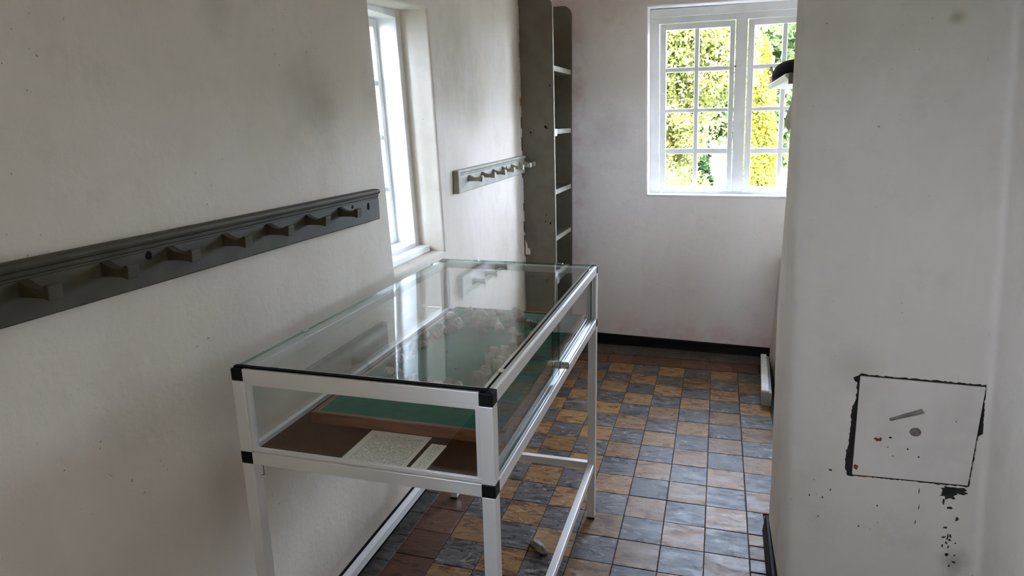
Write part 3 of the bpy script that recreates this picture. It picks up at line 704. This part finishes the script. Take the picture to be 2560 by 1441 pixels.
def stone_mb(cx, cy, z, w, d, h, kind, rng, rot):
    bm = bmesh.new()
    if kind == 'block':
        bmesh.ops.create_cube(bm, size=1); w *= .86; d *= .86; h *= 1.1; rot += rng.uniform(-.35, .35)
        for v in bm.verts:
            v.co.x *= w * rng.uniform(.82, 1.08) * (0.86 if v.co.z > 0 else 1); v.co.y *= d * rng.uniform(.82, 1.08) * (0.86 if v.co.z > 0 else 1)
            v.co.z = h * rng.uniform(.82, 1.05) if v.co.z > 0 else 0
        bmesh.ops.bevel(bm, geom=list(bm.edges), offset=min(w, d, h) * .15, segments=2, affect='EDGES', profile=.6)
    else:
        for k in range(26):
            a = rng.uniform(0, 2 * math.pi); t = rng.random(); r = (1 - 0.52 * t ** 2) * rng.uniform(.8, 1)
            bm.verts.new((math.cos(a) * r * w * .46, math.sin(a) * r * d * .46, t * h))
        bmesh.ops.convex_hull(bm, input=list(bm.verts))
        loose = [v for v in bm.verts if not v.link_faces]; bmesh.ops.delete(bm, geom=loose, context='VERTS')
        bmesh.ops.bevel(bm, geom=list(bm.edges), offset=min(w, d, h) * .05, segments=1, affect='EDGES')
    for v in bm.verts:
        x, y = min(max(v.co.x, -w * .58), w * .58), min(max(v.co.y, -d * .58), d * .58); v.co.z = min(max(v.co.z, 0), h * 1.1)
        v.co.x = cx + x * math.cos(rot) - y * math.sin(rot); v.co.y = cy + x * math.sin(rot) + y * math.cos(rot); v.co.z += z
    mb = MB(); bm.verts.index_update()
    mb.add([tuple(v.co) for v in bm.verts], [[v.index for v in f.verts] for f in bm.faces]); bm.free(); return mb
rs = random.Random(21)
def st(x, y, w, h, kind='peak', mat='stone', d=None, z=None, rot=None):
    if x < -1.0 and y < -0.3: x += 0.018
    x = min(max(x, bx0 + e + w * .62), bx1 - e - w * .62); y = min(max(y, by0 + e + w * .62), by1 - e - w * .62)
    mod.part('stone', stone_mb(x, y, ZS - .001 if z is None else z, w, d or w * rs.uniform(.85, 1.15), h, kind, rs, rs.uniform(0, 3) if rot is None else rot), M[mat])
# squared blocks along the glass door side
st(-0.745, -0.793, 0.050, 0.040, 'block', 'stone', rot=0.14)
st(-0.757, -0.709, 0.032, 0.024, 'block', 'stone', rot=-0.09)
st(-0.738, -0.665, 0.037, 0.028, 'block', 'stone', rot=0.12)
st(-0.773, -0.631, 0.035, 0.028, 'block', 'stone', rot=0.13)
st(-0.780, -0.564, 0.036, 0.028, 'block', 'stone', rot=0.15)
st(-0.745, -0.568, 0.041, 0.033, 'block', 'stone', rot=-0.03)
st(-0.744, -0.494, 0.035, 0.028, 'block', 'stone', rot=-0.05)
st(-0.748, -0.424, 0.038, 0.029, 'block', 'stone', rot=-0.11)
st(-0.787, -0.351, 0.037, 0.026, 'peak', 'stone')
st(-0.745, -0.609, 0.031, 0.017, 'block', 'stone', rot=-0.05)
# ring continues round the near end, the wall side and the far end
st(-0.793, -0.823, 0.037, 0.021, 'peak', 'stone')
st(-0.764, -0.846, 0.028, 0.013, 'peak', 'stone')
st(-0.829, -0.805, 0.033, 0.022, 'peak', 'stone')
st(-0.850, -0.829, 0.037, 0.025, 'peak', 'stone')
st(-0.889, -0.820, 0.033, 0.022, 'peak', 'stone')
st(-0.926, -0.813, 0.038, 0.025, 'peak', 'stone')
st(-0.967, -0.799, 0.038, 0.029, 'peak', 'stone')
st(-1.002, -0.788, 0.034, 0.026, 'peak', 'stone')
st(-1.035, -0.778, 0.042, 0.024, 'peak', 'stone')
st(-1.039, -0.690, 0.041, 0.035, 'peak', 'stone')
st(-1.060, -0.717, 0.033, 0.019, 'peak', 'stone_brown')
st(-1.030, -0.648, 0.037, 0.028, 'peak', 'stone')
st(-1.053, -0.580, 0.040, 0.031, 'peak', 'stone')
st(-1.036, -0.546, 0.038, 0.029, 'peak', 'stone')
st(-1.053, -0.470, 0.040, 0.030, 'peak', 'stone')
st(-1.034, -0.441, 0.040, 0.030, 'peak', 'stone')
st(-1.052, -0.366, 0.041, 0.031, 'peak', 'stone')
st(-1.009, -0.399, 0.046, 0.030, 'peak', 'stone_brown')
st(-1.037, -0.232, 0.037, 0.025, 'peak', 'stone')
st(-1.033, -0.289, 0.039, 0.026, 'peak', 'stone')
st(-1.003, -0.282, 0.039, 0.026, 'peak', 'stone')
st(-0.987, -0.325, 0.039, 0.022, 'peak', 'stone')
st(-0.999, -0.231, 0.043, 0.029, 'peak', 'stone')
st(-1.013, -0.150, 0.050, 0.029, 'peak', 'stone')
st(-0.986, -0.373, 0.054, 0.021, 'peak', 'stone_brown')
st(-1.027, -0.335, 0.036, 0.020, 'peak', 'stone')
st(-0.940, -0.317, 0.058, 0.041, 'peak', 'stone')
st(-0.935, -0.252, 0.081, 0.054, 'peak', 'stone')
st(-0.906, -0.325, 0.062, 0.033, 'peak', 'stone')
st(-0.919, -0.233, 0.042, 0.028, 'peak', 'stone')
st(-0.876, -0.281, 0.066, 0.034, 'peak', 'stone')
st(-0.847, -0.311, 0.041, 0.027, 'peak', 'stone')
st(-0.891, -0.336, 0.022, 0.012, 'peak', 'stone')
st(-0.923, -0.161, 0.049, 0.023, 'peak', 'stone')
st(-0.895, -0.147, 0.044, 0.021, 'peak', 'stone')
st(-0.825, -0.183, 0.068, 0.039, 'peak', 'stone')
st(-0.851, -0.216, 0.048, 0.018, 'peak', 'stone_brown')
st(-0.792, -0.228, 0.056, 0.026, 'peak', 'stone_brown')
st(-0.830, -0.354, 0.056, 0.019, 'peak', 'stone_brown')
st(-0.881, -0.367, 0.053, 0.015, 'peak', 'stone_brown')
st(-0.731, -0.264, 0.046, 0.024, 'peak', 'stone_brown')
st(-0.758, -0.258, 0.027, 0.024, 'block', 'stone', rot=0.08)
st(-0.701, -0.302, 0.045, 0.017, 'peak', 'stone_brown')
st(-0.720, -0.367, 0.044, 0.021, 'peak', 'stone')
st(-0.724, -0.422, 0.028, 0.013, 'peak', 'stone_dark')
st(-0.819, -0.286, 0.041, 0.012, 'peak', 'stone_brown')
st(-0.662, -0.556, 0.048, 0.014, 'peak', 'stone_brown')
PEBBLES = [(-0.907, -0.454, 0.010), (-0.885, -0.465, 0.008), (-0.865, -0.481, 0.011), (-0.847, -0.496, 0.009), (-0.825, -0.487, 0.011), (-0.905, -0.606, 0.009), (-0.857, -0.660, 0.008), (-0.834, -0.651, 0.008), (-0.853, -0.692, 0.009), (-0.930, -0.565, 0.009), (-0.861, -0.638, 0.007), (-0.830, -0.496, 0.006), (-0.905, -0.421, 0.007)]
for (x, y, w) in PEBBLES: st(x, y, w, w * .5, 'peak', 'stone_dark')
st(-1.028, -0.285, 0.030, 0.010, 'block', 'foil', z=ZS + .030)
mb = MB()
for k in range(9):
    a = k * 0.7; mb.tube((-0.735 + .003 * math.cos(a), -0.262 + .003 * math.sin(a), ZS), (-0.735 + .016 * math.cos(a), -0.262 + .016 * math.sin(a), ZS + .016 + .004 * (k % 3)), .0028, .0012, 5)
o = mod.part('moss_tuft', mb, M['leaf_ivy'], label='dark green tuft'); o['kind'] = 'stuff'

# ------------------------------------------------------------------ stone on the floor under the case
fm = stone_mb(0, 0, 0, 0.125, 0.045, 0.034, 'peak', random.Random(4), 0)
o = fm.build('loose_stone', M['flint']); o.location = (-0.725, -0.292, 0.0066); o.rotation_euler = (0, 0, -0.62)
tag(o, 'elongated grey flint lying on the tiled floor under the case', 'stone')

# ------------------------------------------------------------------ iron hatch in the pillar
YP = -0.5
hx0, hx1, hz0, hz1 = 0.214, 0.498, 0.557, 0.842
ht = T('hatch', 'square white painted iron hatch set in broken plaster of the pillar', 'hatch', ((hx0 + hx1) / 2, YP, hz0))
def hq(a, b):   # a, b in 0..1 over the slightly askew plate
    bl, br, tr, tl = (0.219, 0.557), (0.493, 0.563), (0.499, 0.838), (0.213, 0.842)
    lo = (bl[0] + (br[0] - bl[0]) * a, bl[1] + (br[1] - bl[1]) * a); hi = (tl[0] + (tr[0] - tl[0]) * a, tl[1] + (tr[1] - tl[1]) * a)
    return (lo[0] + (hi[0] - lo[0]) * b, lo[1] + (hi[1] - lo[1]) * b)
def ragged(name, pts, mat, y0, y1, seed, amp):
    r = random.Random(seed); out = []
    for i in range(len(pts)):
        p, q = pts[i], pts[(i + 1) % len(pts)]
        m = max(1, int(math.hypot(q[0] - p[0], q[1] - p[1]) / 0.006))
        for k in range(m):
            t = k / m; out.append((p[0] + (q[0] - p[0]) * t + r.uniform(-amp, amp), p[1] + (q[1] - p[1]) * t + r.uniform(-amp, amp)))
    mb = MB().prism(out, lambda p, t: (p[0], t, p[1]), y0, y1); return ht.part(name, mb, mat)
# the gap's shade, painted as a dark ragged sheet, wide on the left side, thin along top and bottom
gap = [(0.2095, 0.549), (0.245, 0.5525), (0.36, 0.5545), (0.44, 0.555), (0.4965, 0.5575), (0.4975, 0.600), (0.4985, 0.640), (0.4995, 0.70), (0.512, 0.712), (0.509, 0.735), (0.5025, 0.80), (0.506, 0.828), (0.505, 0.842),
       (0.44, 0.8435), (0.36, 0.8445), (0.28, 0.8450), (0.2150, 0.8465), (0.2085, 0.843), (0.199, 0.834), (0.207, 0.822), (0.2085, 0.80), (0.2080, 0.765), (0.201, 0.748), (0.2005, 0.735), (0.204, 0.700), (0.2035, 0.655), (0.198, 0.610), (0.1995, 0.575)]
ragged('plaster_gap_shade', gap, M['soot_shade'], YP - 0.0012, YP + 0.004, 1, 0.0019)
mb = MB(); pts = [hq(0, 0), hq(1, 0), hq(1, 1), hq(0, 1)]
mb.prism(pts, lambda p, t: (p[0], t, p[1]), YP - 0.007, YP + 0.004)
plate = ht.part('plate', mb, M['hatch'], 0.002)
def blob(name, cx, cz, w, h, mat, y0, y1, seed, parent=None, rot=0, n=14, jag=.25):
    r = random.Random(seed); pts = []
    for k in range(n):
        a = 2 * math.pi * k / n; f = 1 + r.uniform(-jag, jag); x, z = math.cos(a) * w / 2 * f, math.sin(a) * h / 2 * f
        pts.append((cx + x * math.cos(rot) - z * math.sin(rot), cz + x * math.sin(rot) + z * math.cos(rot)))
    mb = MB().prism(pts, lambda p, t: (p[0], t, p[1]), y0, y1); return ht.part(name, mb, mat, parent=parent)
fy = YP - 0.0074
# raised bar, thumb lug, rust and holes on the plate
a, b = hq(0.275, 0.60), hq(0.535, 0.715)
mb = MB(); d = Vector((b[0] - a[0], 0, b[1] - a[1])).normalized(); nrm = Vector((-d.z, 0, d.x))
av, bv = Vector((a[0], 0, a[1])), Vector((b[0], 0, b[1]))
for k in range(8):
    pass
prof = [(-0.0055, 0), (-0.0045, 0.003), (0, 0.0052), (0.0045, 0.003), (0.0055, 0)]
va = [av + nrm * p * .8 + Vector((0, YP - 0.0068 - q * .6, 0)) for p, q in prof]; vb = [bv + nrm * p * 1.25 + Vector((0, YP - 0.0068 - q * 1.5, 0)) for p, q in prof]
mb.add(va + vb, [(0, 1, 2, 3, 4), (9, 8, 7, 6, 5)] + [(i, (i + 1) % 5, 5 + (i + 1) % 5, 5 + i) for i in range(5)])
ht.part('raised_bar', mb, M['putty'], 0.001, parent=plate)  # shading of the bar is painted into its dark tone
c = hq(0.50, 0.50)
mb = MB(); ring = []
for (rad, yy) in ((1.0, 0), (0.9, .003), (0.6, .0055), (0.2, .0065)):
    for k in range(14):
        an = 2 * math.pi * k / 14; ring.append((c[0] + math.cos(an) * .0135 * rad, YP - .0068 - yy, c[1] + math.sin(an) * .0125 * rad))
fs = [(r_ * 14 + k, r_ * 14 + (k + 1) % 14, (r_ + 1) * 14 + (k + 1) % 14, (r_ + 1) * 14 + k) for r_ in range(3) for k in range(14)] + [tuple(range(42, 56)), tuple(range(14))[::-1]]
mb.add(ring, fs); ht.part('thumb_lug', mb, M['putty'], smooth=True, parent=plate)
for (u, v, w, h, mt, sd) in ((0.195, 0.395, .020, .013, 'rust', 3), (0.195, 0.41, .008, .006, 'hatch', 9), (0.30, 0.42, .007, .006, 'hole', 4), (0.285, 0.32, .002, .004, 'hole', 5), (0.455, 0.32, .004, .005, 'hole', 6), (0.335, 0.235, .004, .003, 'hole', 7),
                          (0.555, 0.250, .0045, .0045, 'hole', 8), (0.025, 0.085, .012, .014, 'rust', 10), (0.815, 0.64, .004, .002, 'hole', 11)):
    p = hq(u, v); blob('rust_spot' if mt == 'rust' else 'chip', p[0], p[1], w, h, M[mt], fy + (.0001 if mt != 'hatch' else -.0002), YP - .006, sd, plate)
blob('rust_spot', 0.245, 0.5545, .05, .007, M['rust'], YP - .0016, YP + .003, 12)
blob('broken_plaster', 0.463, 0.542, .060, .022, M['soot_shade'], YP - .0010, YP + .003, 13, jag=.35, n=22)
blob('broken_plaster', 0.455, 0.527, .035, .022, M['soot_shade'], YP - .0011, YP + .003, 14, jag=.45, n=20)
blob('broken_plaster', 0.462, 0.490, .012, .007, M['soot_shade'], YP - .0010, YP + .003, 15, jag=.35)
blob('broken_plaster', 0.445, 0.505, .005, .02, M['soot_shade'], YP - .0010, YP + .003, 16, jag=.5)
for k in range(16):
    rk = random.Random(60 + k); 
    blob('scuff', rk.uniform(.455, .492), rk.uniform(.30, .47), rk.uniform(.003, .008), rk.uniform(.003, .012), M['soot_shade'], YP - .0008, YP + .003, 200 + k, jag=.5)
for (x, z, w, h) in ((.385, .528, .0018, .016), (.390, .480, .0018, .014), (.386, .435, .0018, .012), (.165, .56, .008, .005), (.17, .50, .003, .006), (.118, .476, .003, .006), (.152, .474, .003, .006), (.29, .47, .003, .006), (.25, .40, .004, .005)):
    blob('scuff', x, z, w, h, M['soot_shade'], YP - .0008, YP + .003, int(x * 1000), jag=.3)

# ------------------------------------------------------------------ low painted ledge beyond the pillar
ld = T('painted_ledge', 'low chipped white painted ledge on the floor beyond the pillar', 'ledge', (0.14, 1.52, 0.0066))
mb = MB().hexa([(0.110, 1.215, .0066), (0.160, 1.210, .0066), (0.182, 1.80, .0066), (0.137, 1.80, .0066), (0.106, 1.205, .088), (0.158, 1.200, .088), (0.180, 1.80, .088), (0.134, 1.80, .088)])
ld.part('body', mb, M['ledge_grey'], 0.004)
mb = MB().hexa([(0.104, 1.203, .088), (0.146, 1.200, .088), (0.166, 1.80, .088), (0.132, 1.80, .088), (0.105, 1.206, .101), (0.145, 1.203, .101), (0.165, 1.797, .101), (0.133, 1.797, .101)])
ld.part('top_board', mb, M['ledge_white'], 0.005, label='glossy white chipped top')

# ------------------------------------------------------------------ shelf behind the pillar and what is on it
sf = T('wall_shelf', 'white moulded wall shelf sticking out behind the pillar', 'shelf', (0.25, 0.95, 1.64))
prof = [(0.050, 1.648), (0.047, 1.654), (0.050, 1.660), (0.455, 1.660), (0.455, 1.637), (0.062, 1.637), (0.056, 1.642)]
mb = MB().prism(prof, lambda p, t: (p[0], t, p[1]), 0.44, 1.48); sf.part('board', mb, M['window_paint'], 0.001)
mb = MB().box(0.060, 0.44, 0.425, 0.4395, 1.622, 1.662); sf.part('end_cleat', mb, M['putty'], 0.002, label='grey end cleat')
cp = T('black_cap', 'black felt cap resting on the white shelf behind the pillar', 'cap', (0.13, 0.98, 1.6605))
def dome(cx, cy, z, rx, ry, h, n=24, m=8, under=0.0):
    vs = []; 
    for j in range(m + 1):
        t = j / m * math.pi / 2; r = math.cos(t) ** 0.7 if j < m else 0.02
        for k in range(n): vs.append((cx + rx * r * math.cos(2 * math.pi * k / n), cy + ry * r * math.sin(2 * math.pi * k / n), z + h * math.sin(t) ** 0.85))
    fs = [(j * n + k, j * n + (k + 1) % n, (j + 1) * n + (k + 1) % n, (j + 1) * n + k) for j in range(m) for k in range(n)] + [tuple(range(n))[::-1], tuple(range(m * n, m * n + n))]
    return MB().add(vs, fs)
cp.part('crown', dome(0.150, 0.98, 1.668, 0.115, 0.16, 0.078), M['cap'], smooth=True)
cp.part('band', dome(0.152, 0.98, 1.6605, 0.108, 0.15, 0.020, m=3), M['cap'], smooth=True)
mb = MB()
pp = [Vector((0.036, 1.06, 1.690)), Vector((0.026, 1.065, 1.692)), Vector((0.023, 1.068, 1.697)), Vector((0.025, 1.07, 1.705)), Vector((0.034, 1.07, 1.712))]
for q, w in zip(pp, pp[1:]): mb.tube(q, w, .0016, None, 6)
cp.part('chin_strap', mb, M['cap'])
mb = MB().add([(0.034, 1.03, 1.722), (0.030, 1.10, 1.722), (0.052, 1.12, 1.672), (0.046, 1.02, 1.672), (0.037, 1.03, 1.723), (0.034, 1.10, 1.723), (0.056, 1.12, 1.673), (0.050, 1.02, 1.673)],
              [(0, 1, 2, 3), (7, 6, 5, 4), (0, 3, 7, 4), (1, 0, 4, 5), (2, 1, 5, 6), (3, 2, 6, 7)])
cp.part('lining_flap', mb, M['putty'], label='pale lining flap at the cap edge')
rb = MB().box(0.049, 0.115, 1.16, 1.36, 1.6605, 1.694); o = rb.build('red_box', M['red'], bevel=0.001, shift=(0.085, 1.23, 1.6605)); tag(o, 'small red box on the white shelf beside the black cap', 'box')
bg_ = T('cloth_bag', 'cream cloth bag hanging under the white shelf behind the pillar', 'bag', (0.14, 1.0, 1.45))
mb = MB()
ringz = [(1.632, .008, .012), (1.60, .010, .016), (1.545, .018, .035), (1.50, .032, .05), (1.465, .034, .05), (1.447, .022, .03)]
n = 12; vs = [(0.138 + rx * math.cos(2 * math.pi * k / n), 1.0 + ry * math.sin(2 * math.pi * k / n), z) for z, rx, ry in ringz for k in range(n)]
mb.add(vs, [(j * n + k, j * n + (k + 1) % n, (j + 1) * n + (k + 1) % n, (j + 1) * n + k) for j in range(len(ringz) - 1) for k in range(n)] + [tuple(range(n)), tuple(range(5 * n, 6 * n))[::-1]])
bg_.part('cloth', mb, M['cream_cloth'], smooth=True)
mb = MB().tube((0.138, 1.0, 1.628), (0.138, 1.0, 1.6369), .003, None, 8); bg_.part('hook', mb, M['chrome'])

# ------------------------------------------------------------------ outdoors
struct(MB().box(-40, 40, -12, 70, -0.62, -0.50).build('ground', M['lawn']))
mb = MB().hexa([(1.4, 15, -.505), (6, 15, -.505), (10, 34, -.505), (2.2, 34, -.505), (1.4, 15, -.485), (6, 15, -.485), (10, 34, -.485), (2.2, 34, -.485)])
o = struct(mb.build('path', M['gravel']))
def foliage(cx, cy, cz, rx, ry, rz, n, size, seed, shape='ball', hollow=.55):
    r = random.Random(seed); vs = []; fs = []
    lumps = [(r.uniform(-.6, .6), r.uniform(-.6, .6), r.uniform(-.7, .7), r.uniform(.35, .6)) for _ in range(14)]
    for _ in range(n):
        if shape == 'ball':
            L = lumps[r.randrange(14)]
            a = r.uniform(0, 6.283); u = r.uniform(-1, 1); q = (1 - u * u) ** .5; rad = L[3] * (hollow + (1 - hollow) * r.random())
            p = Vector((cx + rx * (L[0] + q * math.cos(a) * rad), cy + ry * (L[1] + q * math.sin(a) * rad), cz + rz * (L[2] + u * rad)))
        else:                                           # column, tapering upwards
            t = r.random() ** 1.15; a = r.uniform(0, 6.283); w = (1 - t) ** .55 * (.55 + .45 * r.random()) * (1 + .18 * math.sin(a * 3 + t * 17))
            p = Vector((cx + rx * w * math.cos(a), cy + ry * w * math.sin(a), cz + rz * (2 * t - 1)))
        d1 = Vector((r.gauss(0, 1), r.gauss(0, 1), r.gauss(0, 1))).normalized(); d2 = d1.orthogonal().normalized()
        d2.rotate(Matrix.Rotation(r.uniform(0, 6.28), 3, d1)); s = size * r.uniform(.6, 1.3)
        d3 = d1.cross(d2); b = len(vs)
        vs += [p - d2 * s, p + d3 * s * .45, p + d2 * s, p - d3 * s * .45]; fs.append((b, b + 1, b + 2, b + 3))
    mb = MB(); mb.v = [tuple(v) for v in vs]; mb.f = [list(f) for f in fs]; mb.m = [0] * len(fs); return mb
def tree(name, label, cat, x, y, parts, trunk, leafm, branches=0, seed=1):
    t = T(name, label, cat, (x, y, -0.5))
    z1, r0 = trunk
    t.part('trunk', MB().tube((x, y, -.5), (x + .05, y, z1), r0, r0 * .45, 10), M['bark'])
    r = random.Random(seed)
    for k in range(branches):
        a = r.uniform(0, 6.28); z = r.uniform(.2, .8) * z1; L = r.uniform(.6, 1.3)
        t.part('branch', MB().tube((x, y, z), (x + L * math.cos(a), y + L * math.sin(a), z + L * .7), r0 * .3, r0 * .08, 6), M['bark'])
    for p in parts:
        mb = foliage(*p); mb.v = [(a - t.loc.x, b - t.loc.y, c - t.loc.z) for a, b, c in mb.v]
        o = mb.build('foliage', leafm, t.o, fix=False); o['kind'] = 'stuff'
    return t
tree('variegated_shrub', 'large pale variegated shrub close outside the far window, filling its left panes', 'shrub', -1.45, 7.0,
     [(-1.45, 7.0, 1.55, 1.45, 0.9, 2.1, 42000, 0.042, 11), (-0.55, 7.3, 2.55, 0.85, 0.6, 0.85, 12000, 0.042, 12), (-0.72, 7.2, 1.35, 0.42, 0.5, 0.55, 6500, 0.04, 14), (-1.15, 6.6, 0.05, 0.55, 0.5, 0.75, 4000, 0.055, 13)], (2.6, .09), M['leaf_pale'], 7, 3)
tree('golden_conifer', 'narrow golden yellow conifer outside the far window', 'tree', 0.52, 9.6, [(0.42, 9.6, 0.95, 0.46, 0.45, 1.75, 18000, 0.04, 21, 'column')], (2.4, .07), M['leaf_gold'])
tree('ivy_trunk', 'dark ivy covered tree trunk seen low behind the pale shrub', 'tree', -0.47, 10.4, [(-0.47, 10.4, 0.35, 0.27, 0.25, 1.0, 2600, 0.07, 31, 'column'), (-0.25, 10.9, 1.55, 0.55, 0.5, 0.45, 2600, 0.08, 32)], (1.6, .12), M['leaf_ivy'])
hg = T('added_hedge', 'added unseen greenery blocking sky from the slim side window', 'added_hedge', (-3.6, 1.0, -0.5))  # added out of view to cut the sky light at this window
for k in range(-1, 5): hg.part('stem', MB().tube((-3.6, -1.0 + k, -.5), (-3.6, -1.0 + k, 4.2), .05, .02, 8), M['bark'])
for k in (-1, 0, 1, 2, 3):
    mb = foliage(-3.6, -0.6 + k * 1.1, 2.6, 0.45, 0.75, 3.2, 13000, 0.07, 90 + k, hollow=.3); mb.v = [(a - hg.loc.x, b - hg.loc.y, c - hg.loc.z) for a, b, c in mb.v]
    o = mb.build('foliage', M['leaf_grey'], hg.o, fix=False); o['kind'] = 'stuff'
BT = 'trees beyond the garden'
for k, (x, y, z, rx, rz, n, lab) in enumerate(((-3.6, 19, 2.6, 2.0, 3.2, 5000, 'broad green tree beyond the garden, standing left behind the pale shrub'), (0.9, 18, 3.4, 1.9, 3.2, 12000, 'broad green tree beyond the garden, directly behind the golden conifer'),
                                    (6.2, 24, 3.0, 2.6, 3.6, 4500, 'broad green tree beyond the gravel path'), (-10.5, 23, 3.0, 3.2, 3.6, 4000, 'broad green tree far along the garden, well past the pale shrub'), (13.5, 28, 3.6, 3.2, 4.2, 3500, 'broad green tree at the end of the gravel path'))):
    t = tree('garden_tree', lab, 'tree', x, y, [(x, y, z, rx, rx * .8, rz, n, 0.15, 50 + k)], (z, .2), M['leaf_mid'], 3, k); t.o['group'] = BT
